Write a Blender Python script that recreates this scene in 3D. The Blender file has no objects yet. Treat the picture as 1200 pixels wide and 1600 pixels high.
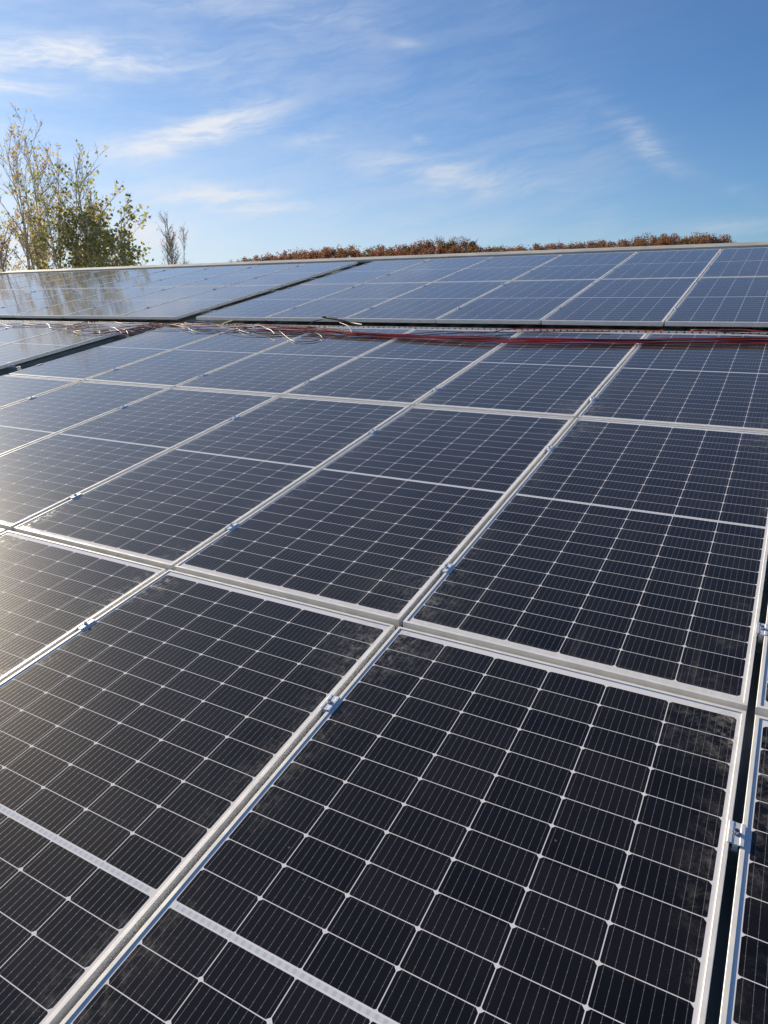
import bpy, math, random
from mathutils import Vector, Matrix

random.seed(7)
scene = bpy.context.scene
C = bpy.context.collection

# ------------------------------------------------------------------ camera
cam_data = bpy.data.cameras.new("camera")
cam = bpy.data.objects.new("camera", cam_data)
C.objects.link(cam)
cam.matrix_world = Matrix(((8.70241048e-01, -1.39453240e-01, 4.72475726e-01, 1.01410153),
                           (4.92626144e-01, 2.46346160e-01, -8.34645465e-01, -1.89221127),
                           (0.0, 9.59096639e-01, 2.83078852e-01, 1.02391213),
                           (0, 0, 0, 1)))
cam_data.sensor_fit = 'HORIZONTAL'
cam_data.sensor_width = 36.0
cam_data.lens = 36.0 * 1090.4 / 1200.0
cam_data.clip_start = 0.05
cam_data.clip_end = 6000
scene.camera = cam

# ------------------------------------------------------------------ light
SUN = Vector((-0.8964, 0.2828, 0.3413)).normalized()       # towards the sun
SUN_EL = math.asin(SUN.z)
SUN_AZ = math.atan2(SUN.x, SUN.y)
sd = bpy.data.lights.new("sun", 'SUN')
sd.energy = 5.0
sd.angle = math.radians(0.5)
sd.color = (1.0, 0.84, 0.62)
sun = bpy.data.objects.new("sun", sd)
C.objects.link(sun)
sun.rotation_euler = SUN.to_track_quat('Z', 'Y').to_euler()

scene.view_settings.view_transform = 'Standard'
scene.view_settings.look = 'None'
scene.view_settings.gamma = 1
scene.view_settings.exposure = 0.66
scene.view_settings.use_curve_mapping = False


class NT:
    """small helper for node maths"""
    def __init__(self, tree):
        self.t = tree
        self.n = tree.nodes
        self.l = tree.links

    def node(self, typ, **kw):
        n = self.n.new(typ)
        for k, v in kw.items():
            setattr(n, k, v)
        return n

    def put(self, sock, v):
        if v is None:
            return
        if hasattr(v, 'links') or isinstance(v, bpy.types.NodeSocket):
            self.l.new(v, sock)
        else:
            sock.default_value = v

    def m(self, op, a, b=None, c=None, clamp=False):
        n = self.node('ShaderNodeMath', operation=op)
        n.use_clamp = clamp
        self.put(n.inputs[0], a)
        self.put(n.inputs[1], b)
        self.put(n.inputs[2], c)
        return n.outputs[0]

    def dot(self, a, b):
        n = self.node('ShaderNodeVectorMath', operation='DOT_PRODUCT')
        self.put(n.inputs[0], a)
        self.put(n.inputs[1], b)
        return n.outputs['Value']

    def comb(self, x, y, z):
        n = self.node('ShaderNodeCombineXYZ')
        self.put(n.inputs[0], x)
        self.put(n.inputs[1], y)
        self.put(n.inputs[2], z)
        return n.outputs[0]

    def noise(self, vec, scale, detail=3, rough=0.5, dist=0.0):
        n = self.node('ShaderNodeTexNoise')
        if vec is not None:
            self.put(n.inputs['Vector'], vec)
        n.inputs['Scale'].default_value = scale
        n.inputs['Detail'].default_value = detail
        n.inputs['Roughness'].default_value = rough
        n.inputs['Distortion'].default_value = dist
        return n

    def ramp(self, v, a, b, c=0.0, d=1.0):
        n = self.node('ShaderNodeMapRange')
        n.interpolation_type = 'SMOOTHSTEP'
        self.put(n.inputs['Value'], v)
        n.inputs['From Min'].default_value = a
        n.inputs['From Max'].default_value = b
        n.inputs['To Min'].default_value = c
        n.inputs['To Max'].default_value = d
        return n.outputs['Result']

    def mix(self, f, a, b):
        n = self.node('ShaderNodeMix', data_type='RGBA')
        self.put(n.inputs[0], f)
        self.put(n.inputs[6], a)
        self.put(n.inputs[7], b)
        return n.outputs[2]


# ------------------------------------------------------------------ sky
world = bpy.data.worlds.new("World")
scene.world = world
world.use_nodes = True
w = NT(world.node_tree)
w.n.clear()
sky = w.node('ShaderNodeTexSky', sky_type='NISHITA')
sky.sun_disc = False
sky.sun_elevation = SUN_EL
sky.sun_rotation = SUN_AZ
sky.altitude = 300
sky.air_density = 1.0
sky.dust_density = 0.3
sky.ozone_density = 2.2
tc = w.node('ShaderNodeTexCoord')
D = tc.outputs['Generated']
# cirrus streaks: centre direction, dual axis along, dual axis across, weight
CLOUDS = [
((-0.765, 0.586, 0.268),(4.115, 5.176, 0.417),(-8.092, 10.074, -45.139), 1.35),
((-0.673, 0.711, 0.203),(6.718, 5.646, 2.476),(3.815, 18.791, -53.212), 1.4),
((-0.42, 0.892, 0.164),(7.761, 3.872, -1.187),(-9.279, 4.248, -46.823), .8),
((-0.65, 0.749, 0.131),(8.029, 7.045, -0.412),(-7.585, 4.826, -65.316), 1.1),
((-0.184, 0.965, 0.189),(11.261, 3.532, -7.082),(-38.039, 4.191, -58.398), .7),
((-0.79, 0.567, 0.234),(8.907, 12.259, 0.355),(-23.334, 20.698, -129.194), .8),
((-0.083, 0.992, 0.091),(13.59, 1.097, 0.407),(1.919, 8.033, -85.687), .5),
((-0.726, 0.681, 0.091),(12.425, 13.184, 0.51),(-2.798, 4.942, -59.629), .7),
((-0.557, 0.805, 0.203),(17.186, 10.869, 4.089),(6.13, 32.663, -112.594), .45),
((-0.453, 0.839, 0.3),(33.038, 17.918, -0.215),(-23.313, 41.184, -150.404), .35),
((-0.588, 0.74, 0.325),(4.785, 3.895, -0.208),(-17.124, 17.284, -70.3), .3),
((-0.436, 0.878, 0.199),(70.824, 49.313, -62.233),(-136.2, -27.643, -176.904), .25),
((-0.07, 0.989, 0.129),(42.474, 5.29, -17.431),(-37.393, 8.863, -88.424), .3),
]
# warp so the outlines are ragged
wn = w.noise(D, 9.0, 4, 0.55)
off = w.node('ShaderNodeVectorMath', operation='SUBTRACT')
w.put(off.inputs[0], wn.outputs['Color'])
off.inputs[1].default_value = (.5, .5, .5)
sc = w.node('ShaderNodeVectorMath', operation='MULTIPLY')
w.put(sc.inputs[0], off.outputs[0])
sc.inputs[1].default_value = (.07, .07, .025)
ad = w.node('ShaderNodeVectorMath', operation='ADD')
w.put(ad.inputs[0], D)
w.put(ad.inputs[1], sc.outputs[0])
DW = ad.outputs[0]
tot = None
for c0, A, B, wt in CLOUDS:
    pa = w.m('SUBTRACT', w.dot(DW, A), Vector(c0).dot(Vector(A)))
    pb = w.m('SUBTRACT', w.dot(DW, B), Vector(c0).dot(Vector(B)))
    e = w.m('ADD', w.m('MULTIPLY', pa, pa), w.m('MULTIPLY', pb, pb))
    g = w.m('MULTIPLY', w.m('EXPONENT', w.m('MULTIPLY', e, -1.3)), wt)
    tot = g if tot is None else w.m('ADD', tot, g)
# wisps: long fibres, running to the right and slightly up
fib = w.comb(w.m('MULTIPLY', w.dot(DW, (.86, .46, .20)), 4.5),
             w.m('MULTIPLY', w.dot(DW, (-.20, .03, .98)), 26.0),
             w.m('MULTIPLY', w.dot(DW, (-.47, .88, .0)), 4.5))
f1 = w.noise(fib, 2.0, 9, 0.64, 0.25)
wisps = w.ramp(f1.outputs['Fac'], .30, .72)
lowf = w.noise(D, 3.2, 4, 0.5)
veil = w.m('MULTIPLY', w.ramp(lowf.outputs['Fac'], .42, .75), w.m('MULTIPLY', wisps, .22))
cm = w.m('MULTIPLY', tot, w.m('ADD', w.m('MULTIPLY', wisps, .85), .12))
cm = w.m('ADD', cm, veil)
cm = w.m('MULTIPLY', cm, .78)
# high thin haze thickening towards the sun
hz = w.m('MULTIPLY', w.m('POWER', w.m('MAXIMUM', w.dot(D, tuple(SUN)), 0.0), 3.5), .36)
hz = w.m('MULTIPLY', hz, w.m('ADD', w.m('MULTIPLY', wisps, .5), .7))
spz = w.node('ShaderNodeSeparateXYZ')
w.put(spz.inputs[0], D)
low = w.m('MULTIPLY', w.ramp(spz.outputs[2], .0, .26, 1.0, 0.0), w.ramp(w.dot(D, tuple(SUN)), .25, 1.0, .06, .62))
cm = w.m('ADD', w.m('ADD', cm, hz), low, clamp=True)
# brighter clouds towards the sun
sunw = w.m('MAXIMUM', w.dot(D, tuple(SUN)), 0.0)
cb = w.m('ADD', w.m('MULTIPLY', w.m('POWER', sunw, 3.0), 2.0), 6.3)
ccol = w.node('ShaderNodeVectorMath', operation='SCALE')
ccol.inputs[0].default_value = (.92, .97, 1.06)
w.put(ccol.inputs['Scale'], cb)
# sky as seen by camera: Nishita, tinted a little bluer
tint = w.node('ShaderNodeVectorMath', operation='MULTIPLY')
w.put(tint.inputs[0], sky.outputs[0])
tint.inputs[1].default_value = (.48, .73, 1.02)
final = w.mix(cm, tint.outputs[0], ccol.outputs[0])
bg = w.node('ShaderNodeBackground')
w.put(bg.inputs['Color'], final)
bg.inputs['Strength'].default_value = 0.071
wo = w.node('ShaderNodeOutputWorld')
w.l.new(bg.outputs[0], wo.inputs['Surface'])

# ------------------------------------------------------------------ frame of the roof
ROOF_A = 0.188367                      # roof pitch, 10.8 degrees
ROT = Matrix.Rotation(ROOF_A, 4, 'X')


def P(u, v, h=0.0):
    """roof coordinates (along eaves, up the slope, off the slope) -> world"""
    return ROT @ Vector((u, v, h))


# ------------------------------------------------------------------ mesh helpers
def mesh_obj(name, verts, faces, mats, parent=None, smooth=False, mi=None):
    me = bpy.data.meshes.new(name)
    me.from_pydata([tuple(v) for v in verts], [], faces)
    if not isinstance(mats, (list, tuple)):
        mats = [mats]
    for m_ in mats:
        me.materials.append(m_)
    if mi:
        for p, i in zip(me.polygons, mi):
            p.material_index = i
    if smooth:
        for p in me.polygons:
            p.use_smooth = True
    me.update()
    o = bpy.data.objects.new(name, me)
    C.objects.link(o)
    if parent:
        o.parent = parent
    return o


def tag(o, label=None, cat=None, group=None, kind=None):
    if label:
        o['label'] = label
    if cat:
        o['category'] = cat
    if group:
        o['group'] = group
    if kind:
        o['kind'] = kind
    return o


def empty(name, loc=(0, 0, 0), rot=(0, 0, 0)):
    o = bpy.data.objects.new(name, None)
    o.empty_display_size = .1
    C.objects.link(o)
    o.location = loc
    o.rotation_euler = rot
    return o


class MB:
    def __init__(self):
        self.v, self.f, self.mi = [], [], []

    def box(self, x0, x1, y0, y1, z0, z1, m=0):
        b = len(self.v)
        self.v += [(x0, y0, z0), (x1, y0, z0), (x1, y1, z0), (x0, y1, z0),
                   (x0, y0, z1), (x1, y0, z1), (x1, y1, z1), (x0, y1, z1)]
        for q in ((0, 3, 2, 1), (4, 5, 6, 7), (0, 1, 5, 4), (1, 2, 6, 5), (2, 3, 7, 6), (3, 0, 4, 7)):
            self.f.append(tuple(b + i for i in q))
            self.mi.append(m)

    def prism(self, prof, axis, a0, a1, closed=True, m=0):
        """profile of (p,q) points swept along axis 'x' or 'y'"""
        b = len(self.v)
        n = len(prof)
        for a in (a0, a1):
            for p, q in prof:
                self.v.append((a, p, q) if axis == 'x' else (p, a, q))
        for i in range(n if closed else n - 1):
            j = (i + 1) % n
            self.f.append((b + i, b + j, b + n + j, b + n + i))
            self.mi.append(m)
        if closed:
            self.f.append(tuple(b + i for i in range(n))[::-1])
            self.f.append(tuple(b + n + i for i in range(n)))
            self.mi += [m, m]

    def cyl(self, c, r, z0, z1, n=10, m=0, r2=None):
        b = len(self.v)
        r2 = r if r2 is None else r2
        for z, rr in ((z0, r), (z1, r2)):
            for i in range(n):
                a = 2 * math.pi * i / n
                self.v.append((c[0] + rr * math.cos(a), c[1] + rr * math.sin(a), z))
        for i in range(n):
            j = (i + 1) % n
            self.f.append((b + i, b + j, b + n + j, b + n + i))
            self.mi.append(m)
        self.f.append(tuple(b + n + i for i in range(n)))
        self.mi.append(m)

    def tube(self, pts, rads, n=6, m=0, caps=True):
        pts = [Vector(p) for p in pts]
        b = len(self.v)
        up = Vector((0, 0, 1))
        for i, p in enumerate(pts):
            d = (pts[min(i + 1, len(pts) - 1)] - pts[max(i - 1, 0)])
            if d.length < 1e-9:
                d = Vector((0, 0, 1))
            d.normalize()
            s = d.cross(up)
            if s.length < .05:
                s = d.cross(Vector((1, 0, 0)))
            s.normalize()
            t = s.cross(d)
            for k in range(n):
                a = 2 * math.pi * k / n
                self.v.append(tuple(p + (s * math.cos(a) + t * math.sin(a)) * rads[i]))
        for i in range(len(pts) - 1):
            for k in range(n):
                j = (k + 1) % n
                self.f.append((b + i * n + k, b + i * n + j, b + (i + 1) * n + j, b + (i + 1) * n + k))
                self.mi.append(m)
        if caps:
            self.f.append(tuple(b + k for k in range(n)))
            self.f.append(tuple(b + (len(pts) - 1) * n + k for k in range(n))[::-1])
            self.mi += [m, m]

    def quad(self, c, a, bb, m=0):
        b = len(self.v)
        c = Vector(c)
        self.v += [tuple(c - a - bb), tuple(c + a - bb), tuple(c + a + bb), tuple(c - a + bb)]
        self.f.append((b, b + 1, b + 2, b + 3))
        self.mi.append(m)

    def leaf(self, c, a, bb, m=0):
        """pointed leaf of two faces, slightly folded"""
        b = len(self.v)
        c = Vector(c)
        n = a.cross(bb)
        if n.length > 1e-9:
            n.normalize()
        s = bb.length * .35
        self.v += [tuple(c - a), tuple(c + bb * .9 - a * .2 + n * s), tuple(c + a), tuple(c - bb * .9 - a * .2 + n * s)]
        self.f += [(b, b + 1, b + 2), (b, b + 2, b + 3)]
        self.mi += [m, m]

    def build(self, name, mats, parent=None, smooth=False):
        return mesh_obj(name, self.v, self.f, mats, parent, smooth, self.mi)


# ------------------------------------------------------------------ materials
def mat(name):
    m_ = bpy.data.materials.new(name)
    m_.use_nodes = True
    t = NT(m_.node_tree)
    return m_, t, t.n['Principled BSDF']


def simple(name, col, rough=.5, metal=0.0, var=0.0, scale=20.0, coat=0.0):
    m_, t, b = mat(name)
    b.inputs['Roughness'].default_value = rough
    b.inputs['Metallic'].default_value = metal
    b.inputs['Coat Weight'].default_value = coat
    if var:
        o = t.node('ShaderNodeTexCoord').outputs['Object']
        n = t.noise(o, scale, 5, .6)
        f = t.ramp(n.outputs['Fac'], .3, .7)
        t.put(b.inputs['Base Color'], t.mix(f, tuple(c * (1 - var) for c in col) + (1,), tuple(min(1, c * (1 + var)) for c in col) + (1,)))
        t.put(b.inputs['Roughness'], t.ramp(n.outputs['Fac'], .3, .7, max(rough - .08, .02), rough + .1))
    else:
        b.inputs['Base Color'].default_value = tuple(col) + (1,)
    return m_


def alu_material():
    m_, t, b = mat('anodised_aluminium')
    o = t.node('ShaderNodeTexCoord').outputs['Object']
    mp = t.node('ShaderNodeMapping')
    mp.inputs['Scale'].default_value = (3, 3, 3)
    t.put(mp.inputs[0], o)
    n = t.noise(mp.outputs[0], 6, 6, .65)
    rnd = t.node('ShaderNodeObjectInfo').outputs['Random']
    sh = t.node('ShaderNodeVectorMath', operation='ADD')
    t.put(sh.inputs[0], o)
    t.put(sh.inputs[1], t.comb(t.m('MULTIPLY', rnd, 37.0), t.m('MULTIPLY', rnd, 11.0), 0.0))
    n2 = t.noise(sh.outputs[0], 2.2, 4, .6)
    rust = t.m('MULTIPLY', t.ramp(n2.outputs['Fac'], .70, .78), .55)
    col = t.mix(t.ramp(n.outputs['Fac'], .3, .7), (.76, .745, .70, 1), (.86, .845, .79, 1))
    col = t.mix(rust, col, (.42, .30, .16, 1))
    t.put(b.inputs['Base Color'], col)
    b.inputs['Metallic'].default_value = .10
    t.put(b.inputs['Roughness'], t.ramp(n.outputs['Fac'], .3, .7, .36, .5))
    return m_


PX, PY = .1675, .0865          # half-cell pitch
HX, HY = .0827, .0423          # half sizes of a half-cell
BAND = .008                    # half width of the centre strip


def cell_material():
    m_, t, b = mat('solar_cells_under_glass')
    m = t.m
    tcn = t.node('ShaderNodeTexCoord')
    o = tcn.outputs['Object']
    sp = t.node('ShaderNodeSeparateXYZ')
    t.put(sp.inputs[0], o)
    x, y = sp.outputs[0], sp.outputs[1]
    rnd = t.node('ShaderNodeObjectInfo').outputs['Random']
    xs = m('ADD', x, 3 * PX)
    yy = m('SUBTRACT', m('ABSOLUTE', y), BAND)
    fx = m('SUBTRACT', m('FLOORED_MODULO', xs, PX), PX / 2)
    fy = m('SUBTRACT', m('FLOORED_MODULO', yy, PY), PY / 2)
    ax, ay = m('ABSOLUTE', fx), m('ABSOLUTE', fy)
    # corner cut: larger on the upper corners of each half-cell
    cut = m('ADD', .0030, m('MULTIPLY', m('GREATER_THAN', fy, 0.0), .0040))
    inx = m('LESS_THAN', ax, HX)
    iny = m('LESS_THAN', ay, HY)
    inc = m('LESS_THAN', m('ADD', m('ADD', ax, ay), cut), HX + HY)
    lim = m('MULTIPLY', m('LESS_THAN', m('ABSOLUTE', x), 3 * PX),
            m('MULTIPLY', m('GREATER_THAN', yy, 0.0), m('LESS_THAN', yy, 12 * PY)))
    cell = m('MULTIPLY', m('MULTIPLY', inx, iny), m('MULTIPLY', inc, lim))
    # nine busbars per cell, with solder pads
    bs = .0183
    bx = m('ABSOLUTE', m('SUBTRACT', m('FLOORED_MODULO', m('ADD', fx, bs * 4.5), bs), bs / 2))
    bar = m('LESS_THAN', bx, .00042)
    pady = m('ABSOLUTE', m('SUBTRACT', m('FLOORED_MODULO', m('ADD', fy, PY / 2), PY / 3.0), PY / 6.0))
    pad = m('MULTIPLY', m('LESS_THAN', bx, .0009), m('LESS_THAN', pady, .0011))
    bar = m('MAXIMUM', bar, pad)
    bar = m('MULTIPLY', bar, cell)
    # per-cell tone
    idx = t.comb(m('FLOOR', m('DIVIDE', xs, PX)), m('FLOOR', m('DIVIDE', y, PY)), m('MULTIPLY', rnd, 91.0))
    wn_ = t.node('ShaderNodeTexWhiteNoise')
    t.put(wn_.inputs['Vector'], idx)
    tone = wn_.outputs['Value']
    ccol_ = t.mix(tone, (.0035, .0032, .0045, 1), (.0100, .0085, .0100, 1))
    # fine print lines
    # centre strip: ribbons with bright and dull bits
    seg = m('LESS_THAN', m('FLOORED_MODULO', m('ADD', x, 10.0), bs), bs * .55)
    band = m('MULTIPLY', m('LESS_THAN', m('ABSOLUTE', y), BAND * .62), m('LESS_THAN', m('ABSOLUTE', x), .49))
    white = t.mix(band, (.74, .74, .76, 1), (.50, .55, .62, 1))
    white = t.mix(m('MULTIPLY', band, seg), white, (.62, .66, .70, 1))
    col = t.mix(cell, white, ccol_)
    col = t.mix(bar, col, (.19, .185, .18, 1))
    # dust and dried water marks
    sh = t.node('ShaderNodeVectorMath', operation='ADD')
    t.put(sh.inputs[0], o)
    t.put(sh.inputs[1], t.comb(m('MULTIPLY', rnd, 53.0), m('MULTIPLY', rnd, 29.0), m('MULTIPLY', rnd, 7.0)))
    oo = sh.outputs[0]
    nl = t.noise(oo, 2.3, 4, .6).outputs['Fac']
    nm = t.noise(oo, 24, 8, .82, .25).outputs['Fac']
    nf = t.noise(oo, 70, 4, .7).outputs['Fac']
    # streaks along the slope
    st = t.comb(m('MULTIPLY', x, 26.0), m('MULTIPLY', y, 1.6), m('MULTIPLY', rnd, 17.0))
    ns = t.noise(st, 1.0, 5, .6).outputs['Fac']
    edge = m('MAXIMUM', m('MULTIPLY', m('ABSOLUTE', x), 1 / .505), 0.0)
    edgey = m('MULTIPLY', m('ABSOLUTE', y), 1 / 1.055)
    corner = m('MULTIPLY', t.ramp(edge, .50, .98), t.ramp(edgey, .62, .98))
    sidee = m('MULTIPLY', t.ramp(edge, .80, 1.0), .5)
    patch = m('MULTIPLY', m('ADD', corner, sidee), t.ramp(nl, .38, .55))
    patch = m('MULTIPLY', patch, t.ramp(nm, .44, .64))
    patch = m('MULTIPLY', patch, t.ramp(nf, .3, .65, .3, 1.0))
    film = m('MULTIPLY', t.ramp(nl, .3, .8, .001, .010), t.ramp(ns, .35, .75, .5, 1.8))
    blotch = m('MULTIPLY', m('MULTIPLY', t.ramp(nl, .55, .7), t.ramp(nm, .55, .72)), .05)
    # small specks
    vor = t.node('ShaderNodeTexVoronoi')
    vor.inputs['Scale'].default_value = 26
    t.put(vor.inputs['Vector'], oo)
    vsel = t.node('ShaderNodeSeparateColor')
    t.put(vsel.inputs[0], vor.outputs['Color'])
    speck = m('MULTIPLY', m('LESS_THAN', vor.outputs['Distance'], m('MULTIPLY', vsel.outputs[1], .075)), m('GREATER_THAN', vsel.outputs[0], .86))
    lip = m('MULTIPLY', t.ramp(m('MULTIPLY', y, -1.0), 1.030, 1.066), t.ramp(t.noise(st, 2.2, 5, .6).outputs['Fac'], .30, .62, .04, .34))
    run = m('MULTIPLY', m('MULTIPLY', t.ramp(m('MULTIPLY', y, -1.0), .72, 1.06), t.ramp(ns, .58, .74)), .10)
    dust = m('ADD', m('ADD', film, blotch), m('ADD', m('MULTIPLY', patch, .42), m('MULTIPLY', speck, .22)))
    dust = m('ADD', dust, m('ADD', lip, run), clamp=True)
    col = t.mix(dust, col, (.42, .40, .35, 1))
    t.put(b.inputs['Base Color'], col)
    t.put(b.inputs['Metallic'], m('MULTIPLY', bar, .3))
    t.put(b.inputs['Roughness'], m('ADD', m('MULTIPLY', cell, -.12), .52))
    b.inputs['Specular IOR Level'].default_value = 0.010
    b.inputs['Coat Weight'].default_value = 1.0
    b.inputs['Coat IOR'].default_value = 1.43
    b.inputs['Sheen Weight'].default_value = .04
    b.inputs['Sheen Roughness'].default_value = .35
    b.inputs['Sheen Tint'].default_value = (1.0, .96, .90, 1)
    t.put(b.inputs['Coat Roughness'], m('ADD', m('MULTIPLY', dust, .8), .058))
    return m_


M_ALU = alu_material()
M_CELL = cell_material()
M_BACK = simple('white_backsheet', (.7, .7, .7), .6)
M_CLAMP = simple('clamp_aluminium', (.74, .76, .80), .38, .4, .08, 60)
M_BOLT = simple('stainless_bolt', (.55, .55, .56), .25, 1.0)
M_RAIL = simple('mill_aluminium_rail', (.62, .62, .62), .42, .8, .1, 12)
M_RED = simple('red_cable_sheath', (.50, .05, .045), .5, 0, .2, 30)
M_BLACK = simple('black_cable_sheath', (.022, .020, .022), .45, 0, .2, 30)
M_CREAM = simple('pale_cable_tie', (.42, .26, .20), .5)
M_ROOF = simple('grey_green_roof_metal', (.42, .45, .42), .5, .05, .15, 3)
M_RIDGE = simple('weathered_ridge_metal', (.50, .49, .44), .55, .2, .12, 2)
M_WALL = simple('cream_wall_cladding', (.55, .52, .45), .7, 0, .06, 3)
M_GLASS = simple('dark_window_glass', (.03, .035, .04), .05)

# ------------------------------------------------------------------ ground, hill
def ground_material(name, c1, c2, scale):
    m_, t, b = mat(name)
    o = t.node('ShaderNodeTexCoord').outputs['Object']
    n = t.noise(o, scale, 8, .6)
    t.put(b.inputs['Base Color'], t.mix(t.ramp(n.outputs['Fac'], .3, .7), c1, c2))
    b.inputs['Roughness'].default_value = .95
    return m_


M_GROUND = ground_material('autumn_meadow', (.06, .08, .025, 1), (.14, .13, .05, 1), .08)
M_HILL = ground_material('wooded_slope', (.07, .045, .02, 1), (.12, .08, .03, 1), .1)
GZ = -6.2
g = mesh_obj('ground', [(-3000, -3000, GZ), (3000, -3000, GZ), (3000, 3000, GZ), (-3000, 3000, GZ)], [(0, 1, 2, 3)], M_GROUND)
g['kind'] = 'structure'

# crest of the wooded hill: azimuth (deg from +Y, + to the right) and elevation slope of the tree tops
CREST = [(-48, .035), (-44, .047), (-41.7, .0545), (-40.3, .0572), (-38.3, .0615), (-35.9, .0683), (-33.5, .0718), (-31, .0711),
         (-29, .0728), (-26.6, .0770), (-25.1, .0775), (-23.1, .0765), (-21.7, .0737), (-19.7, .0717), (-17.4, .0735),
         (-16.4, .0750), (-15, .0745), (-13.2, .0770), (-10.6, .0806), (-8.4, .0812), (-6.4, .0826), (-5.7, .0776), (-4.3, .0750),
         (-2.3, .0742), (2, .072), (8, .066), (16, .05)]


def crest(az):
    for (a0, s0), (a1, s1) in zip(CREST, CREST[1:]):
        if a0 <= az <= a1:
            return s0 + (s1 - s0) * (az - a0) / (a1 - a0)
    return CREST[0][1] if az < CREST[0][0] else CREST[-1][1]


CAMX, CAMY, CAMZ = 1.014, -1.892, 1.024
HILL_R = 400.0
hv, hf = [], []
azs = [-60 + i * 1.0 for i in range(91)]
rad = [230, 300, 350, 385, 405, 430, 520, 700]
for az in azs:
    top = CAMZ + crest(az) * HILL_R - 12.5
    for r in rad:
        k = {230: 0, 300: .42, 350: .76, 385: .96, 405: 1, 430: .98, 520: .75, 700: 0}[r]
        e = min(1, max(0, (az + 60) / 10)) * min(1, max(0, (30 - az) / 10))
        z = GZ - .5 + (top - GZ) * k * e + (random.uniform(-.6, .6) if 0 < k < 1 else 0)
        hv.append((CAMX + r * math.sin(math.radians(az)), CAMY + r * math.cos(math.radians(az)), z))
nr = len(rad)
for i in range(len(azs) - 1):
    for j in range(nr - 1):
        hf.append((i * nr + j, i * nr + j + 1, (i + 1) * nr + j + 1, (i + 1) * nr + j))
h_ = mesh_obj('hill', hv, hf, M_HILL, smooth=True)
h_['kind'] = 'structure'


# ------------------------------------------------------------------ trees
def leaf_mat(name, cols, rough=.6):
    m_, t, b = mat(name)
    gi = t.node('ShaderNodeNewGeometry')
    rnd = gi.outputs['Random Per Island']
    cr = t.node('ShaderNodeValToRGB')
    t.put(cr.inputs[0], rnd)
    els = cr.color_ramp.elements
    cr.color_ramp.interpolation = 'LINEAR'
    while len(els) < len(cols):
        els.new(.5)
    for i, c in enumerate(cols):
        els[i].position = i / (len(cols) - 1)
        els[i].color = tuple(c) + (1,)
    t.put(b.inputs['Base Color'], cr.outputs[0])
    b.inputs['Roughness'].default_value = rough
    tr = t.node('ShaderNodeBsdfTranslucent')
    t.put(tr.inputs['Color'], cr.outputs[0])
    mx = t.node('ShaderNodeMixShader')
    mx.inputs[0].default_value = .6
    t.l.new(b.outputs[0], mx.inputs[1])
    t.l.new(tr.outputs[0], mx.inputs[2])
    t.l.new(mx.outputs[0], t.n['Material Output'].inputs['Surface'])
    return m_


M_BARK = simple('grey_bark', (.50, .46, .41), .85, 0, .25, 4)
M_TWIG = simple('twig_bark', (.44, .38, .33), .85)
M_YELLOW = leaf_mat('yellow_leaves', [(.42, .31, .08), (.62, .45, .10), (.52, .30, .08), (.32, .30, .10)])
M_GREENY = leaf_mat('green_yellow_leaves', [(.15, .19, .07), (.25, .29, .09), (.38, .37, .11), (.58, .47, .14)])
M_RUST = leaf_mat('rust_leaves', [(.12, .052, .032), (.19, .078, .042), (.26, .105, .05), (.15, .09, .055)])
M_RUST2 = leaf_mat('brown_leaves', [(.12, .07, .05), (.18, .09, .055), (.16, .10, .07), (.22, .115, .06)])
M_BROWNGREEN = leaf_mat('olive_leaves', [(.06, .06, .025), (.10, .09, .03), (.16, .10, .03), (.20, .10, .03)])


def grow(rng, out, p, d, length, r, depth, spec, tips):
    """recursive branch; out collects (points, radii, depth)"""
    nseg = 5 if depth < 2 else 4
    pts, rads = [Vector(p)], [r]
    d = Vector(d).normalized()
    for i in range(nseg):
        d = (d + Vector((rng.uniform(-1, 1), rng.uniform(-1, 1), rng.uniform(-.4, 1) * spec['up'])) * spec['wob']).normalized()
        pts.append(pts[-1] + d * length / nseg)
        rads.append(r * (1 - (i + 1) / nseg * spec['taper']))
    out.append((pts, rads, depth))
    if depth >= spec['depth']:
        tips.append((pts, depth))
        return
    n = spec['n'][depth]
    for k in range(n):
        f = rng.uniform(spec['first'][depth], .97)
        i = min(int(f * nseg), nseg - 1)
        q = pts[i].lerp(pts[i + 1], f * nseg - i)
        ax = Vector((rng.uniform(-1, 1), rng.uniform(-1, 1), rng.uniform(-.2, .5))).normalized()
        dd = (d + ax * spec['spread'][depth]).normalized()
        grow(rng, out, q, dd, length * spec['len'][depth] * (1.15 - .5 * f) * rng.uniform(.75, 1.15),
             max(rads[i] * .55, spec['rmin']), depth + 1, spec, tips)
    tips.append((pts[-2:], depth))


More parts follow.
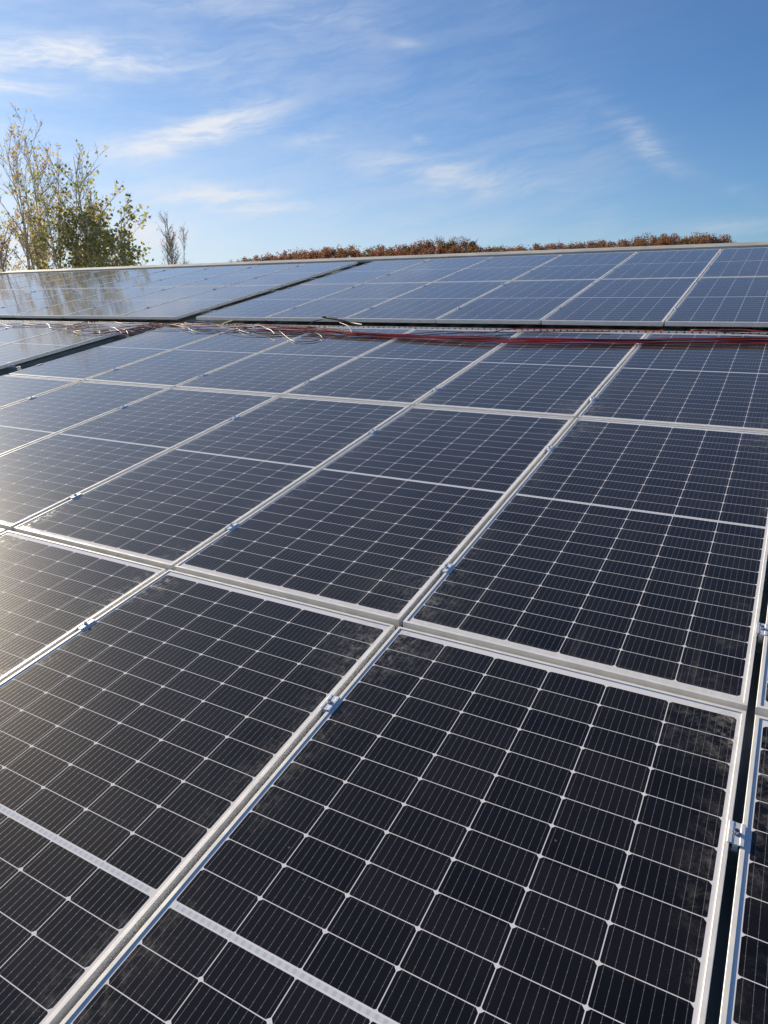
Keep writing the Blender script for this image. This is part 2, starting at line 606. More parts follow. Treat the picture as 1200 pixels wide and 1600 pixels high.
def make_tree(name, base, stems, spec, seed, leafmat, leafn, leafsz, label, cat, leaf_fn=None, group=None):
    rng = random.Random(seed)
    root = empty(name, base)
    trunk, crown = MB(), MB()
    tips = []
    for (ox, oy, dx, dy, ln, r) in stems:
        out = []
        grow(rng, out, (ox, oy, 0), (dx, dy, 1), ln, r, 0, spec, tips)
        for pts, rads, dep in out:
            (trunk if dep == 0 else crown).tube(pts, rads, 7 if dep == 0 else (5 if dep == 1 else 3), 0, caps=dep == 0)
    trunk.build('trunk', M_BARK, root, smooth=True)
    if leafn:
        for pts, dep in tips:
            if dep < 1:
                continue
            for _ in range(leafn):
                f = rng.random()
                i = min(int(f * (len(pts) - 1)), len(pts) - 2)
                q = pts[i].lerp(pts[i + 1], rng.random())
                if leaf_fn and rng.random() > leaf_fn(q):
                    continue
                q = q + Vector([rng.gauss(0, leafsz * 1.1) for _ in range(3)])
                a = Vector([rng.uniform(-1, 1) for _ in range(3)]).normalized() * leafsz * rng.uniform(.6, 1.2)
                bb = a.orthogonal().normalized() * leafsz * rng.uniform(.5, .9)
                crown.leaf(q, a, bb, 1)
    crown.build('crown', [M_TWIG, leafmat], root)
    tag(root, label, cat, group)
    return root


# right / forward unit vectors seen from the roof, used to shape the crowns
TREE_R = Vector((.82, .57, 0))
def fan(rows):
    """stems given as (offset along the view's right, depth offset, lean right, lean back, length, radius)"""
    return [(o * .87 - q * .49, o * .49 + q * .87, l * .87 - k * .49, l * .49 + k * .87, n, r) for o, q, l, k, n, r in rows]


spec_up = dict(up=1.0, wob=.045, taper=.96, depth=3, n=[18, 6, 4], first=[.30, .12, .1], spread=[.50, .55, .7],
               len=[.145, .5, .5], rmin=.006)
rb = random.Random(77)
stems = []
for k in range(24):
    f = -1.9 + 2.9 * (k + rb.uniform(-.3, .3)) / 23
    lean = f * .19 - .01
    top = 12.9 - 2.6 * max(0, f) ** 1.6 - .9 * max(0, -f) ** 1.3 - rb.uniform(0, .9)
    stems.append((f * .75 + rb.uniform(-.15, .15), rb.uniform(-.5, .5), lean, rb.uniform(-.08, .08), top, rb.uniform(.07, .13)))
make_tree('birch_tree', (-23.2, 15.6, GZ), fan(stems),
          spec_up, 3, M_YELLOW, 2, .055,
          'tall half bare tree with many upright stems and few yellow leaves at far left', 'tree',
          leaf_fn=lambda q: .34 if q.z < 10.6 else .14)


def leafB(q):
    return 1.0 if q.z < 9.4 else (.7 if q.z < 10.6 else .30)


spec_b = dict(up=.8, wob=.05, taper=.95, depth=3, n=[22, 7, 4], first=[.50, .15, .1], spread=[.95, .7, .8],
              len=[.155, .5, .5], rmin=.006)
make_tree('poplar_tree', (-20.05, 15.15, GZ),
          fan([(0, 0, -.01, .02, 12.0, .13), (.2, .2, .025, .04, 11.2, .10), (-.3, -.1, -.03, -.04, 11.5, .10), (.4, .4, .06, .06, 10.2, .09),
               (.4, -.2, .07, -.02, 9.5, .08), (-.3, .5, -.06, .02, 10.6, .08), (-.5, .1, -.05, .03, 9.8, .08)]),
          spec_b, 11, M_GREENY, 4, .075,
          'leafy green and yellow tree between the tall bare tree and the small bare tree', 'tree', leaf_fn=lambda q: .30 * leafB(q))
spec_c = dict(up=1.0, wob=.04, taper=.82, depth=2, n=[40, 8], first=[.38, .15], spread=[.60, .6],
              len=[.11, .55], rmin=.010)
make_tree('bare_tree', (-41.6, 40.3, GZ),
          fan([(0, 0, .0, .01, 13.7, .13), (.15, .1, .014, .03, 12.8, .09), (-.15, -.1, -.014, -.02, 13.3, .09), (.1, .3, .014, .01, 12.4, .07),
               (-.1, .2, -.030, .02, 12.4, .07)]),
          spec_c, 21, M_RUST2, 1, .06,
          'small slender bare tree standing alone behind the roof ridge', 'tree', leaf_fn=lambda q: .2)
spec_s = dict(up=.7, wob=.10, taper=.8, depth=2, n=[14, 6], first=[.45, .15], spread=[.9, .9],
              len=[.14, .5], rmin=.006)
make_tree('yellow_shrub', (-21.7, 12.2, GZ),
          fan([(0, 0, .02, .05, 8.0, .09), (.4, 0, .04, .02, 7.8, .07), (-.4, 0, -.05, .0, 8.2, .07), (.7, .3, .05, .04, 7.6, .06), (-.8, .6, -.08, .1, 8.2, .06)]),
          spec_s, 31, M_YELLOW, 12, .065,
          'low yellow leaved young tree at the left end of the roof', 'tree', leaf_fn=lambda q: 1.0 if q.z > 5.5 else .5)


# --- autumn wood on the hill
def crown_leaves(mb, rng, c, rx, rz, n, sz, m=0, fill=.55):
    lobes = [(Vector((rng.uniform(-.55, .55) * rx, rng.uniform(-.55, .55) * rx, rng.uniform(-.35, .6) * rz)), rng.uniform(.35, .6)) for _ in range(8)]
    for _ in range(n):
        lc, lr = rng.choice(lobes)
        d = Vector([rng.gauss(0, 1) for _ in range(3)]).normalized() * (rng.random() ** .45) * lr
        q = Vector(c) + lc + Vector((d.x * rx, d.y * rx, d.z * rz))
        a = Vector([rng.uniform(-1, 1) for _ in range(3)]).normalized() * sz * rng.uniform(.6, 1.3)
        bb = a.orthogonal().normalized() * sz * rng.uniform(.5, 1)
        mb.leaf(q, a, bb, m)


def branchy(mb, rng, h, rx, m):
    for k in range(9):
        a = rng.uniform(0, 6.28)
        t0 = rng.uniform(.35, .6) * h
        e = Vector((math.cos(a) * rx * rng.uniform(.3, .9), math.sin(a) * rx * rng.uniform(.3, .9), h * rng.uniform(.75, 1.0)))
        s = Vector((0, 0, t0))
        mid = s.lerp(e, .5) + Vector((0, 0, -.4))
        mb.tube([s, mid, e], [.16, .10, .03], 4, m, caps=False)
        for j in range(4):
            f = rng.uniform(.4, 1)
            q = mid.lerp(e, f)
            mb.tube([q, q + Vector((rng.uniform(-1.3, 1.3), rng.uniform(-1.3, 1.3), rng.uniform(.3, 1.6)))], [.06, .02], 3, m, caps=False)


def at_crest(az, r, dz=0.0):
    return (CAMX + r * math.sin(math.radians(az)), CAMY + r * math.cos(math.radians(az)), CAMZ + crest(az) * HILL_R - 11.0 + dz)


rng = random.Random(5)
wood = MB()
az = -42.3
while az < -5.2:
    for row, (r, dz) in enumerate(((366, -6.0), (376, -4.4), (386, -2.4), (396, -1.2), (404, -.4))):
        a = az + rng.uniform(-.3, .3) + row * .25
        x, y, z = at_crest(a, r, dz + rng.uniform(-1.0, .9))
        rx = rng.uniform(2.8, 5.2)
        m_i = rng.choice([0, 0, 0, 1, 1, 2])
        crown_leaves(wood, rng, (x, y, z + 9.2 + .5 * math.sin(az * 1.3 + 2) + .5 * math.sin(az * 7.1 + row)), rx, 4.6, 380, .36, m_i)
        wood.tube([(x, y, z - 2), (x, y, z + 8)], [.25, .12], 5, 3, caps=False)
    az += .78
tag(wood.build('autumn_wood', [M_RUST, M_RUST2, M_BROWNGREEN, M_BARK]), 'rust and brown autumn wood covering the far hill', 'wood', kind='stuff')

# the trees one can tell apart on the crest
SPECIAL = [
    (-26.4, 400, 16.0, 6.4, 260, 0, 'broad rust brown tree, leftmost of the tall clump on the far hill'),
    (-25.2, 402, 18.0, 6.0, 130, 1, 'nearly bare brown tree in the middle of the tall clump on the hill'),
    (-23.9, 402, 17.8, 5.8, 150, 1, 'thin crowned brown tree just right of the middle of the hill clump'),
    (-22.9, 400, 16.8, 5.2, 220, 0, 'rounded rust tree at the right end of the tall clump on the hill'),
    (-28.1, 390, 12.8, 4.6, 200, 3, 'bright orange tree left of the tall clump on the far hill'),
    (-16.3, 400, 14.2, 4.6, 190, 0, 'pointed dark rust tree rising alone right of the hill clump'),
    (-6.4, 394, 11.6, 7.0, 330, 1, 'large rounded brown tree ending the wood at the right of the hill'),
]
M_ORANGE = leaf_mat('orange_leaves', [(.26, .10, .02), (.36, .16, .03), (.30, .12, .03), (.22, .10, .03)])
for az, r, hh, rx, n, mi_, lab in SPECIAL:
    x, y, z = at_crest(az, r)
    root = empty('hill_tree', (x, y, z - 1))
    tr = MB()
    tr.tube([(0, 0, 0), (0.1, 0, hh * .5), (0, .1, hh * .85)], [.32, .2, .08], 6, 0)
    tr.build('trunk', M_BARK, root)
    cr = MB()
    branchy(cr, rng, hh, rx, 0)
    crown_leaves(cr, rng, (0, 0, hh * .68), rx, hh * .30, n * 3, .34, 1)
    cr.build('crown', [M_TWIG, [M_RUST, M_RUST2, M_BROWNGREEN, M_ORANGE][mi_]], root)
    tag(root, lab, 'tree', 'tall trees on the far hill')

# ------------------------------------------------------------------ building
UL, UR = -15.95, 7.5
V0R, VR = -4.6, 9.62
HS = -.118                       # roof sheet level under the panels
bld = empty('farm_building', P(0, -4.6, -.2))
bld_inv = Matrix.Translation(bld.location).inverted()


def W2L(v):
    return tuple(bld_inv @ v)


# trapezoid sheet, ribs running up the slope
mb = MB()
prof = []
u = UL
while u < UR:
    prof += [(u, 0), (u + .16, 0), (u + .185, .035), (u + .225, .035)]
    u += .25
prof.append((u, 0))
UR = u
n = len(prof)
ridge_pt = P(0, VR, 0)
for vv, back in ((V0R, 0), (VR, 0)):
    for (pu, ph) in prof:
        mb.v.append(W2L(P(pu, vv, HS + ph)))
for i in range(n - 1):
    mb.f.append((i, i + 1, n + i + 1, n + i))
    mb.mi.append(0)
# back slope
b0 = len(mb.v)
for vv in (0.0, 14.2):
    for (pu, ph) in prof:
        q = P(pu, VR, HS + ph)
        mb.v.append(W2L(Vector((q.x, q.y + vv * math.cos(ROOF_A), q.z - vv * math.sin(ROOF_A) - (.0 if vv else 0)))))
for i in range(n - 1):
    mb.f.append((b0 + i, b0 + i + 1, b0 + n + i + 1, b0 + n + i))
    mb.mi.append(0)
mb.build('roof_sheet', M_ROOF, bld)
# ridge cap
mb = MB()
rp = P(0, VR, 0)
cy, cz = rp.y, rp.z
ca, sa = math.cos(ROOF_A), math.sin(ROOF_A)
RW = .36
cap = [(cy - RW * ca, cz - RW * sa + .028), (cy - RW * ca, cz - RW * sa + .062), (cy, cz + .062), (cy + RW * ca, cz - RW * sa + .062), (cy + RW * ca, cz - RW * sa - .06),
       (cy, cz - .03)]
cap.append((cy - RW * ca + .05, cz - RW * sa + .012))
seg = UL - .05
while seg < UR:
    e = min(seg + 3.0, UR)
    mb.prism([(y_ - bld.location.y, z_ - bld.location.z + random.uniform(-.0, .0)) for y_, z_ in cap], 'x', seg, e - .006)
    seg += 3.0
mb.build('ridge_cap', M_RIDGE, bld)
# verge flashing at the left gable
mb = MB()
for sgn in (0, 1):
    q0 = P(UL, V0R, HS)
    q1 = P(UL, VR - .36, HS)
    v0_ = [q0 + Vector((-.10, 0, -.16)), q0 + Vector((-.10, 0, .06)), q0 + Vector((.10, 0, .06)), q0 + Vector((.10, 0, .045))]
    v1_ = [q1 + Vector((-.10, 0, -.16)), q1 + Vector((-.10, 0, .06)), q1 + Vector((.10, 0, .06)), q1 + Vector((.10, 0, .045))]
    b = len(mb.v)
    mb.v += [W2L(q) for q in v0_ + v1_]
    for i in range(3):
        mb.f.append((b + i, b + i + 1, b + 5 + i, b + 4 + i))
        mb.mi.append(0)
    break
mb.build('verge_flashing', M_RIDGE, bld)
# walls
ev = P(0, V0R + .35, HS - .02)
rd = P(0, VR, HS - .06)
backy = rd.y + (rd.y - ev.y)
for nm, vs in (('front_wall', [(UL + .1, ev.y, GZ), (UR - .1, ev.y, GZ), (UR - .1, ev.y, ev.z), (UL + .1, ev.y, ev.z)]),
               ('back_wall', [(UL + .1, backy, GZ), (UR - .1, backy, GZ), (UR - .1, backy, ev.z), (UL + .1, backy, ev.z)])):
    L_ = [W2L(Vector(q)) for q in vs]
    L2 = [(x_, y_ + .12 * (1 if nm == 'front_wall' else -1), z_) for x_, y_, z_ in L_]
    mesh_obj('wall', L_ + L2, [(0, 1, 2, 3), (7, 6, 5, 4), (0, 4, 5, 1), (1, 5, 6, 2), (2, 6, 7, 3), (3, 7, 4, 0)], M_WALL, bld)
for xx in (UL + .1, UR - .1):
    s = .12 if xx < 0 else -.12
    pts = [(ev.y + .125, GZ), (backy - .125, GZ), (backy - .125, ev.z), (rd.y, rd.z), (ev.y + .125, ev.z)]
    L_ = [W2L(Vector((xx, a_, b_))) for a_, b_ in pts] + [W2L(Vector((xx + s, a_, b_))) for a_, b_ in pts]
    fs = [(0, 1, 2, 3, 4), (9, 8, 7, 6, 5)] + [(i, (i + 1) % 5, 5 + (i + 1) % 5, 5 + i) for i in range(5)]
    mesh_obj('wall', L_, fs, M_WALL, bld)
tag(bld, 'long building whose low pitched metal roof carries all the solar panels', 'building')

# ------------------------------------------------------------------ solar panels
PW, PL, PH = 1.043, 2.158, .035
FW = .0105


def frame_mesh():
    prof = [(0, 0), (0, PH - .0010), (.0010, PH), (FW - .0008, PH), (FW, PH - .0008), (FW, PH - .0045), (.002, PH - .0045), (.002, .0)]
    hx, hy = PW / 2, PL / 2
    cs = [(-1, -1), (1, -1), (1, 1), (-1, 1)]
    v, f = [], []
    for sx, sy in cs:
        for p, z in prof:
            v.append((sx * (hx - p), sy * (hy - p), z))
    n_ = len(prof)
    for i in range(4):
        j = (i + 1) % 4
        for k in range(n_):
            l_ = (k + 1) % n_
            f.append((i * n_ + k, j * n_ + k, j * n_ + l_, i * n_ + l_))
    return v, f


fv, ff = frame_mesh()
proto = empty('solar_panel')
fr0 = mesh_obj('frame', fv, ff, M_ALU, proto)
gx, gy = PW / 2 - .003, PL / 2 - .003
gz = PH - .0026
gl0 = mesh_obj('cell_sheet', [(-gx, -gy, gz), (gx, -gy, gz), (gx, gy, gz), (-gx, gy, gz), (-gx, -gy, gz - .0055), (gx, -gy, gz - .0055), (gx, gy, gz - .0055), (-gx, gy, gz - .0055)],
               [(0, 1, 2, 3), (7, 6, 5, 4)], [M_CELL, M_BACK], proto, mi=[0, 1])

ORD = ['zeroth', 'first', 'second', 'third', 'fourth', 'fifth', 'sixth', 'seventh', 'eighth', 'ninth', 'tenth', 'eleventh']
first = [True]


def add_panel(u_, v_, h_, tilt, label, group):
    if first[0]:
        r_, a_, b_ = proto, fr0, gl0
        first[0] = False
    else:
        r_, a_, b_ = proto.copy(), fr0.copy(), gl0.copy()
        for o in (r_, a_, b_):
            C.objects.link(o)
        a_.parent = r_
        b_.parent = r_
    j = random.uniform
    r_.location = P(u_ + j(-.0012, .0012), v_ + j(-.0015, .0015), h_ - PH)
    r_.rotation_euler = (ROOF_A + tilt + j(-.0016, .0016), j(-.0022, .0022), j(-.0004, .0004))
    tag(r_, label, 'solar panel', group)
    return r_


# clamps ------------------------------------------------------------
def clamp_proto():
    root = empty('mid_clamp')
    mb = MB()
    L2 = .030
    pr = [(-.0168, .0006), (-.0168, .0030), (-.0156, .0038), (-.0085, .0038), (-.0070, .0022), (.0070, .0022), (.0085, .0038), (.0156, .0038),
          (.0168, .0030), (.0168, .0006), (.0060, .0006), (.0060, -.020), (-.0060, -.020), (-.0060, .0006)]
    mb.prism(pr, 'y', -L2, L2)
    mb.build('clamp_plate', M_CLAMP, root)
    mb = MB()
    mb.cyl((0, 0), .0078, .0022, .0036, 16)
    mb.cyl((0, 0), .0060, .0036, .0115, 14, r2=.0057)
    mb.cyl((0, 0), .0032, .0113, .0119, 6, m=1)
    mb.build('bolt', [M_BOLT, M_BLACK], root, smooth=False)
    return root


def end_clamp_proto():
    root = empty('end_clamp')
    mb = MB()
    pr = [(-.011, .0008), (-.011, .0034), (.004, .0034), (.004, -.034), (.030, -.034), (.030, -.037), (.001, -.037), (.001, .0008)]
    mb.prism(pr, 'y', -.03, .03)
    mb.build('clamp_plate', M_CLAMP, root)
    mb = MB()
    mb.cyl((.017, 0), .0065, -.034, -.022, 10)
    mb.build('bolt', M_BOLT, root)
    return root


MC, EC = clamp_proto(), end_clamp_proto()
used = {'m': False, 'e': False}


def add_clamp(kind, u_, v_, h_, tilt, label, group, flip=False):
    src = MC if kind == 'm' else EC
    if not used[kind]:
        r_ = src
        used[kind] = True
    else:
        r_ = src.copy()
        C.objects.link(r_)
        for ch in list(src.children):
            c_ = ch.copy()
            C.objects.link(c_)
            c_.parent = r_
    r_.location = P(u_, v_, h_)
    r_.rotation_euler = (ROOF_A + tilt, random.uniform(-.01, .01), random.uniform(-.03, .03)) if not flip else (-(ROOF_A + tilt), 0, math.pi)
    tag(r_, label, 'clamp', group)


def add_rail(u0, u1, v_, h_, label):
    mb = MB()
    pr = [(-.02, 0), (.02, 0), (.02, .040), (.007, .040), (.007, .030), (-.007, .030), (-.007, .040), (-.02, .040)]
    mb.prism(pr, 'x', u0, u1)
    o = mb.build('mounting_rail', M_RAIL)
    o.location = P(0, v_, h_ - .0405 - PH)
    o.rotation_euler = (ROOF_A, 0, 0)
    tag(o, label, 'rail', 'aluminium rails under the panels')


PV = 2.186
UPB = 1.058
# seams of the lower right block, one entry per column edge
edges_lr = [-5.37, -4.262, -3.192, -2.124, -1.060, 0.0, 1.062, 2.122, 3.180]
CENTRE = {(0.0, 1.062): .5295, (1.062, 2.122): 1.5930}
edges_ll = [-5.795 - 1.072 * k for k in range(10)][::-1]
lower_rows = [(-PV, 'bottom row', (.36 * 0 + -.425 + PV - 0, .39)), (0.0, 'middle row', None), (PV, 'top row', None)]
CL = {-1: (-1.80, -.425), 0: (.385, 1.67), 1: (2.535, 3.955)}


def block(edges, v0, h0, tilt, rows, arr, side, clampv, first_seam_label, col_from_right, gap_sign):
    """rows: list of (row offset in v, name, key)"""
    ct = math.cos(tilt)
    st_ = math.sin(tilt)
    nc = len(edges) - 1
    for rv, rname, key in rows:
        for c in range(nc):
            idx = nc - c if col_from_right else c + 1
            uc = CENTRE.get((edges[c], edges[c + 1]), (edges[c] + edges[c + 1]) / 2)
            vc = rv + PV_ / 2
            num = ORD[idx] if idx < len(ORD) else str(idx)
            add_panel(uc, v0 + vc * ct, h0 + vc * st_, tilt,
                      'dark solar panel, %s array, %s, %s column %s of the wide gap' % (arr, rname, num, side),
                      'solar panels of the %s array, %s of the wide gap' % (arr, side))
        for ci, cv in enumerate(clampv[key]):
            for c in range(0, nc + 1):
                lab_e = None
                near = ('nearer the eaves', 'nearer the ridge')[ci]
                if 0 < c < nc:
                    idx = nc - c if col_from_right else c
                    add_clamp('m', edges[c], v0 + cv * ct, h0 + cv * st_, tilt,
                              'silver clamp, %s array, %s, %s seam %s of the gap, %s' % (arr, rname, ORD[idx], side, near),
                              'clamps on the seams of the %s array, %s of the gap' % (arr, side))
                elif (c == nc and col_from_right) or (c == 0 and not col_from_right):
                    gw = PW / 2
                    ue = (edges[c] + edges[c - 1]) / 2 + gw if c == nc else (edges[0] + edges[1]) / 2 - gw
                    add_clamp('e', ue, v0 + cv * ct, h0 + cv * st_, tilt,
                              'silver end clamp, %s array, %s, %s edge of wide gap, %s' % (arr, rname, 'left' if c == nc else 'right', near),
                              'end clamps along the wide gap', flip=(c == 0))
            add_rail(edges[0] - .10, edges[-1] + .12, v0 + cv, h0 + cv * st_,
                     'aluminium rail under the %s array, %s, %s of the wide gap, %s' % (arr, rname, side, near))


PV_ = PV
rows_l = [(-PV, 'bottom row', -1), (0.0, 'middle row', 0), (PV, 'top row', 1)]
block(edges_lr, 0, 0, 0, rows_l, 'lower', 'right', CL, '', False, 1)
block(edges_ll, 0, 0, 0, rows_l, 'lower', 'left', CL, '', True, 1)
PV_ = 2.165
U0 = .07
edges_ur = [U0 + UPB * k for k in range(-5, 4)]
edges_ur[0] -= .012
edges_ul = [-5.535 - 1.066 * k for k in range(10)][::-1]
CU = {2: (.55, 1.90), 3: (2.165 + .72, 2.165 + 1.88)}
rows_u = [(0, 'lower row', 2), (2.165, 'upper row', 3)]
block(edges_ur, 4.628, .030, .009, rows_u, 'upper', 'right', CU, '', False, 1)
block(edges_ul, 4.628, .030, .009, rows_u, 'upper', 'left', CU, '', True, 1)

# ------------------------------------------------------------------ perforated cable tray in the walkway between the arrays
mb = MB()
u = -15.4
while u < 3.4:
    mb.box(u, u + .045, -.001, .001, -.014, .0)
    mb.box(u, u + .045, .099, .101, -.014, .0)
    u += .06
for yy0, yy1, z0, z1 in ((-.006, .006, .0, .0022), (.094, .106, .0, .0022), (-.0012, .0012, -.034, -.014), (.0988, .1012, -.034, -.014), (.0012, .0988, -.034, -.032)):
    mb.box(-15.4, 3.4, yy0, yy1, z0, z1)
tray = mb.build('cable_tray', M_RAIL)
tray.location = P(0, 4.405, -.020)
tray.rotation_euler = (ROOF_A, 0, 0)
tag(tray, 'long narrow perforated metal cable tray in the slot between lower and upper arrays', 'cable tray')


# ------------------------------------------------------------------ cables
def spline(ctrl, step=8):
    pts = []
    c = [ctrl[0]] + list(ctrl) + [ctrl[-1]]
    for i in range(1, len(c) - 2):
        p0, p1, p2, p3 = [Vector(q) for q in c[i - 1:i + 3]]
        for k in range(step):
            t = k / step
            pts.append(.5 * ((2 * p1) + (p2 - p0) * t + (2 * p0 - 5 * p1 + 4 * p2 - p3) * t * t + (3 * p1 - p0 - 3 * p2 + p3) * t ** 3))
    pts.append(Vector(ctrl[-1]))
    return pts


def cable(ctrl, r, m_, label, group=None, name='cable', cat='cable', step=8):
    pts = spline(ctrl, step)
    mb = MB()
    mb.tube([P(p.x, p.y, p.z) - P(*ctrl[0]) for p in pts], [r] * len(pts), 7)
    o = mb.build(name, m_, smooth=True)
    o.location = P(*ctrl[0])
    tag(o, label, cat, group)
    return o


MAIN = [(3.1, 4.12), (2.0, 4.10), (1.3, 4.11), (.87, 4.09), (.45, 4.04), (0.0, 4.0), (-.48, 3.95), (-1.0, 3.92), (-1.59, 3.93), (-2.13, 3.97), (-2.57, 4.02), (-2.91, 4.08),
        (-3.32, 4.13), (-3.71, 4.2), (-4.08, 4.24), (-4.5, 4.27), (-4.99, 4.32), (-5.55, 4.32)]
rc = random.Random(12)
for k in range(11):
    red = k not in (3, 8)
    ox, oz = rc.uniform(-.062, .062), .0085 + (k % 4) * .0062
    ph, fq = rc.uniform(0, 6.28), rc.uniform(.7, 1.6)
    ctrl = []
    last = len(MAIN) if k < 5 else rc.choice([13, 14, 15, 16])
    for i, (a, b) in enumerate(MAIN[:last]):
        loose = .35 + max(0, (-2.2 - a)) * .5
        loose = min(loose, 1.6)
        for s in (0, .5):
            if s and i == last - 1:
                continue
            if s:
                a2 = (a + MAIN[i + 1][0]) / 2
                b2 = (b + MAIN[i + 1][1]) / 2
            else:
                a2, b2 = a, b
            wv = ox * (1 + .5 * math.sin(ph + a2 * fq * 2.1)) + .018 * loose * math.sin(ph + a2 * fq * 5) + rc.uniform(-.008, .008) * loose
            hz = oz + .007 * (1 + math.sin(ph * 2 + a2 * fq * 3.1)) * loose
            ctrl.append((a2, b2 + wv * (1 + .9 * loose), hz))
    cable(ctrl, .0034, M_RED if red else M_BLACK,
          ('red' if red else 'black') + ' cable in the long bundle lying across the top row of lower panels', ('red' if red else 'black') + ' cables of the long bundle', step=5)

cable([(-2.9, 3.95, .012), (-2.54, 3.97, .015), (-2.02, 4.05, .02), (-1.77, 4.17, .02), (-1.37, 4.15, .018), (-1.15, 4.32, .02), (-.83, 4.38, .012), (-.4, 4.40, .01), (.1, 4.41, .006)], .0037, M_RED,
      'single red cable leaving the bundle and curving up towards the cable tray', name='loose_cable')
cable([(-1.9, 4.06, .012), (-1.5, 4.18, .012), (-1.1, 4.25, .01), (-.6, 4.30, .012), (-.3, 4.33, .008)], .0035, M_BLACK,
      'single black cable between the bundle and the tray, right of the middle', name='loose_cable')
cable([(.30, 4.47, .0), (.36, 4.44, .010), (.54, 4.45, .012), (.68, 4.45, .014), (.86, 4.40, .012), (1.3, 4.36, .01), (2.1, 4.38, .01)], .0037, M_RED,
      'single red cable above the bundle at the right edge of the view', name='loose_cable')
cable([(.40, 4.46, .0), (.45, 4.42, .009), (.64, 4.35, .01), (.86, 4.32, .01), (1.4, 4.30, .01), (2.1, 4.28, .01)], .0035, M_BLACK,
      'single black cable below the loose red cable at the right edge', name='loose_cable')
# black loop and the curls at the frayed middle
cable([(-3.6, 4.12, .02), (-3.35, 3.9, .012), (-3.23, 3.80, .0085), (-3.06, 3.69, .0085), (-2.9, 3.74, .0085), (-2.88, 3.86, .012), (-3.05, 3.98, .03), (-3.2, 3.95, .02)], .0034, M_BLACK,
      'small black cable curl hanging below the bundle on the glass', name='loose_cable')
cable([(-4.3, 4.26, .012), (-4.1, 4.1, .01), (-3.85, 3.98, .0085), (-3.6, 3.92, .0085), (-3.35, 4.0, .012), (-3.1, 4.08, .03)], .0034, M_BLACK,
      'black cable sagging in a long arc left of the small curl', name='loose_cable')
cable([(-5.0, 4.30, .012), (-4.85, 4.12, .0085), (-4.6, 4.0, .0085), (-4.3, 4.02, .0085), (-4.1, 4.16, .012), (-3.9, 4.24, .03)], .0034, M_BLACK,
      'black cable arc lying just right of the wide gap', name='loose_cable')
cable([(-3.30, 4.50, .045), (-3.33, 4.38, .05), (-3.30, 4.22, .03), (-3.26, 4.10, .012)], .0042, M_BLACK,
      'short black lead from the dark plug down to the bundle, left side', name='plug_lead')
cable([(-3.05, 4.44, .03), (-2.85, 4.28, .035), (-2.70, 4.10, .03), (-2.62, 4.0, .015)], .0042, M_BLACK,
      'short black lead from the dark plug down to the bundle, right side', name='plug_lead')
# dark plug resting on the upper array's front edge
mb = MB()
pts = [(-3.38, 4.62, .046), (-3.30, 4.60, .047), (-3.15, 4.55, .040), (-2.98, 4.50, .022), (-2.80, 4.47, .006)]
mb.tube([P(*q) - P(*pts[0]) for q in pts], [.008, .014, .012, .008, .005], 10)
pl = mb.build('cable_plug', M_BLACK, smooth=True)
pl.location = P(*pts[0])
tag(pl, 'dark tapered cable plug lying on the front edge of the upper array', 'plug')
# pale ties and sleeves in the bundle
for i, (a, b, c, d) in enumerate([(-4.35, 4.27, -3.98, 4.19), (-4.0, 4.22, -3.75, 4.12), (-3.72, 4.08, -3.48, 3.90), (-4.95, 4.34, -4.75, 4.31)]):
    cable([(a, b, .035), ((a + c) / 2, (b + d) / 2 + .01, .042), (c, d, .03)], .0048, M_CREAM,
          ['pale sleeve around the frayed bundle, longest of the pale ones', 'pale sleeve just right of the longest pale sleeve', 'pale slanting strip below the bundle near the small curl',
           'pale short sleeve on the bundle right of the wide gap'][i], 'pale sleeves on the cables', name='cable_sleeve', cat='sleeve')
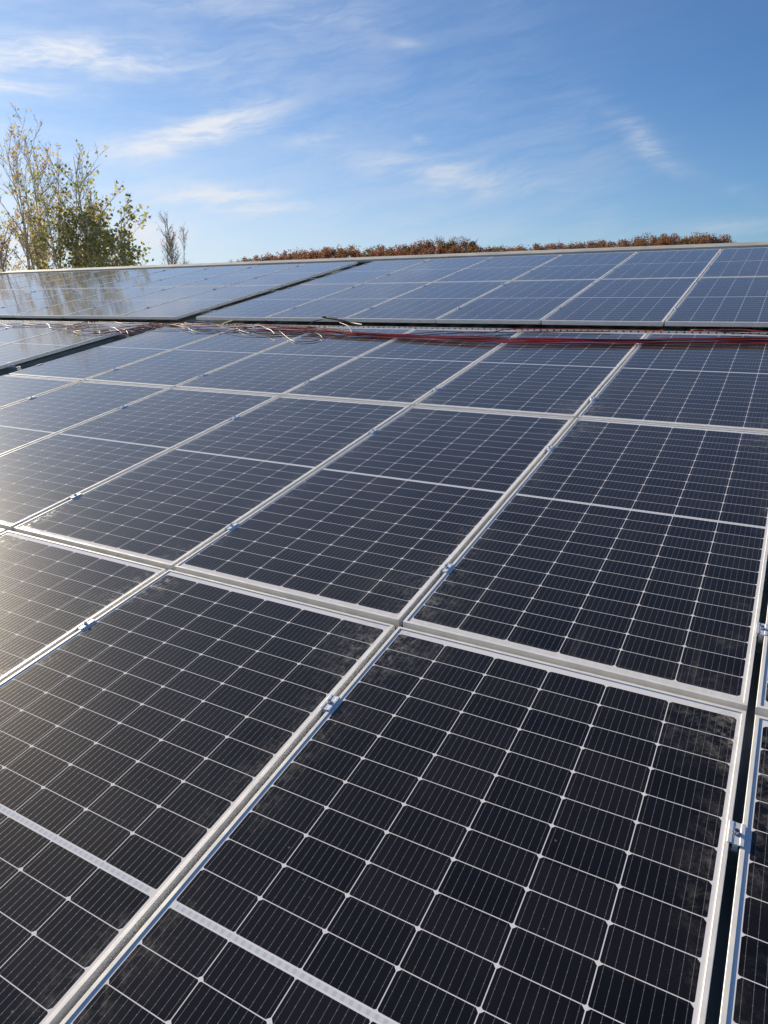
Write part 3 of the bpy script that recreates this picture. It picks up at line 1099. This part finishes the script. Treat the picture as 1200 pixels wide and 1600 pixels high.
# loose cables across the left block
LEFT = [
    ([(-8.9, 4.12), (-8.26, 4.12), (-7.99, 4.21), (-7.51, 4.13), (-7.2, 4.22), (-6.86, 4.17)], M_RED, 'thin red cable waving across the far left lower panels'),
    ([(-8.9, 4.16), (-8.3, 4.14), (-7.9, 4.05), (-7.45, 4.20), (-7.1, 4.02), (-6.86, 4.15)], M_BLACK, 'thin black cable crossing the red one on the far left lower panels'),
    ([(-6.86, 4.17), (-6.75, 4.36), (-6.41, 4.41), (-6.1, 4.30), (-5.85, 4.34), (-5.5, 4.33)], M_RED, 'red cable arching from the pale coil towards the wide gap'),
    ([(-6.6, 3.95), (-6.38, 4.07), (-6.14, 4.13), (-5.85, 3.98), (-5.65, 3.86)], M_RED, 'red cable hooping below the arch beside the pale coil'),
    ([(-6.5, 3.90), (-6.3, 3.86), (-6.05, 3.90), (-5.9, 4.1), (-5.7, 4.28), (-5.45, 4.30)], M_BLACK, 'black cable climbing from the coil to the tray by the gap'),
    ([(-6.54, 3.93), (-6.38, 3.80), (-6.14, 3.76), (-5.97, 3.80), (-5.8, 3.92), (-5.6, 4.2), (-5.4, 4.36)], M_RED, 'lowest red cable loop left of the wide gap'),
    ([(-6.1, 3.84), (-5.97, 3.98), (-5.8, 4.02), (-5.6, 3.90), (-5.5, 3.82)], M_RED, 'short red cable hoop touching the left edge of the gap'),
]
for ctrl, m_, lab in LEFT:
    cable([(a, b, .0075 + .006 * (i % 2)) for i, (a, b) in enumerate(ctrl)], .0036, m_, lab, name='loose_cable')
for i, (ca_, cb_, ra, rb, lab) in enumerate([(-6.72, 4.12, .10, .20, 'pale pinkish cable coil lying on the left block near the tray'),
                                             (-5.92, 3.86, .09, .07, 'small pale cable coil at the right edge of the left block')]):
    ctrl = []
    for k in range(15):
        a = k * .9
        ctrl.append((ca_ + ra * math.cos(a) * (1 - k * .02) - .25 * rb * math.sin(a), cb_ + rb * math.sin(a), .009 + .0035 * k * .5))
    cable(ctrl, .0028, M_CREAM, lab, 'pale cable coils', name='cable_coil', cat='cable coil')
# red and dark cables hanging through the gap
for k in range(5):
    u_ = -5.72 + k * .05
    cable([(u_ - .15, 3.80 + k * .05, .012), (u_ - .02, 3.88 + k * .06, .016), (u_ + .08, 3.98 + k * .06, -.05), (u_ + .16, 4.12 + k * .05, -.06), (u_ + .25, 4.28, .01), (u_ + .42, 4.33, .014)],
          .0036, M_RED if k % 2 else M_BLACK, 'tangled %s cable dropping through the wide gap at its upper end' % ('red' if k % 2 else 'black'),
          '%s cables tangled in the wide gap' % ('red' if k % 2 else 'black'), name='loose_cable')
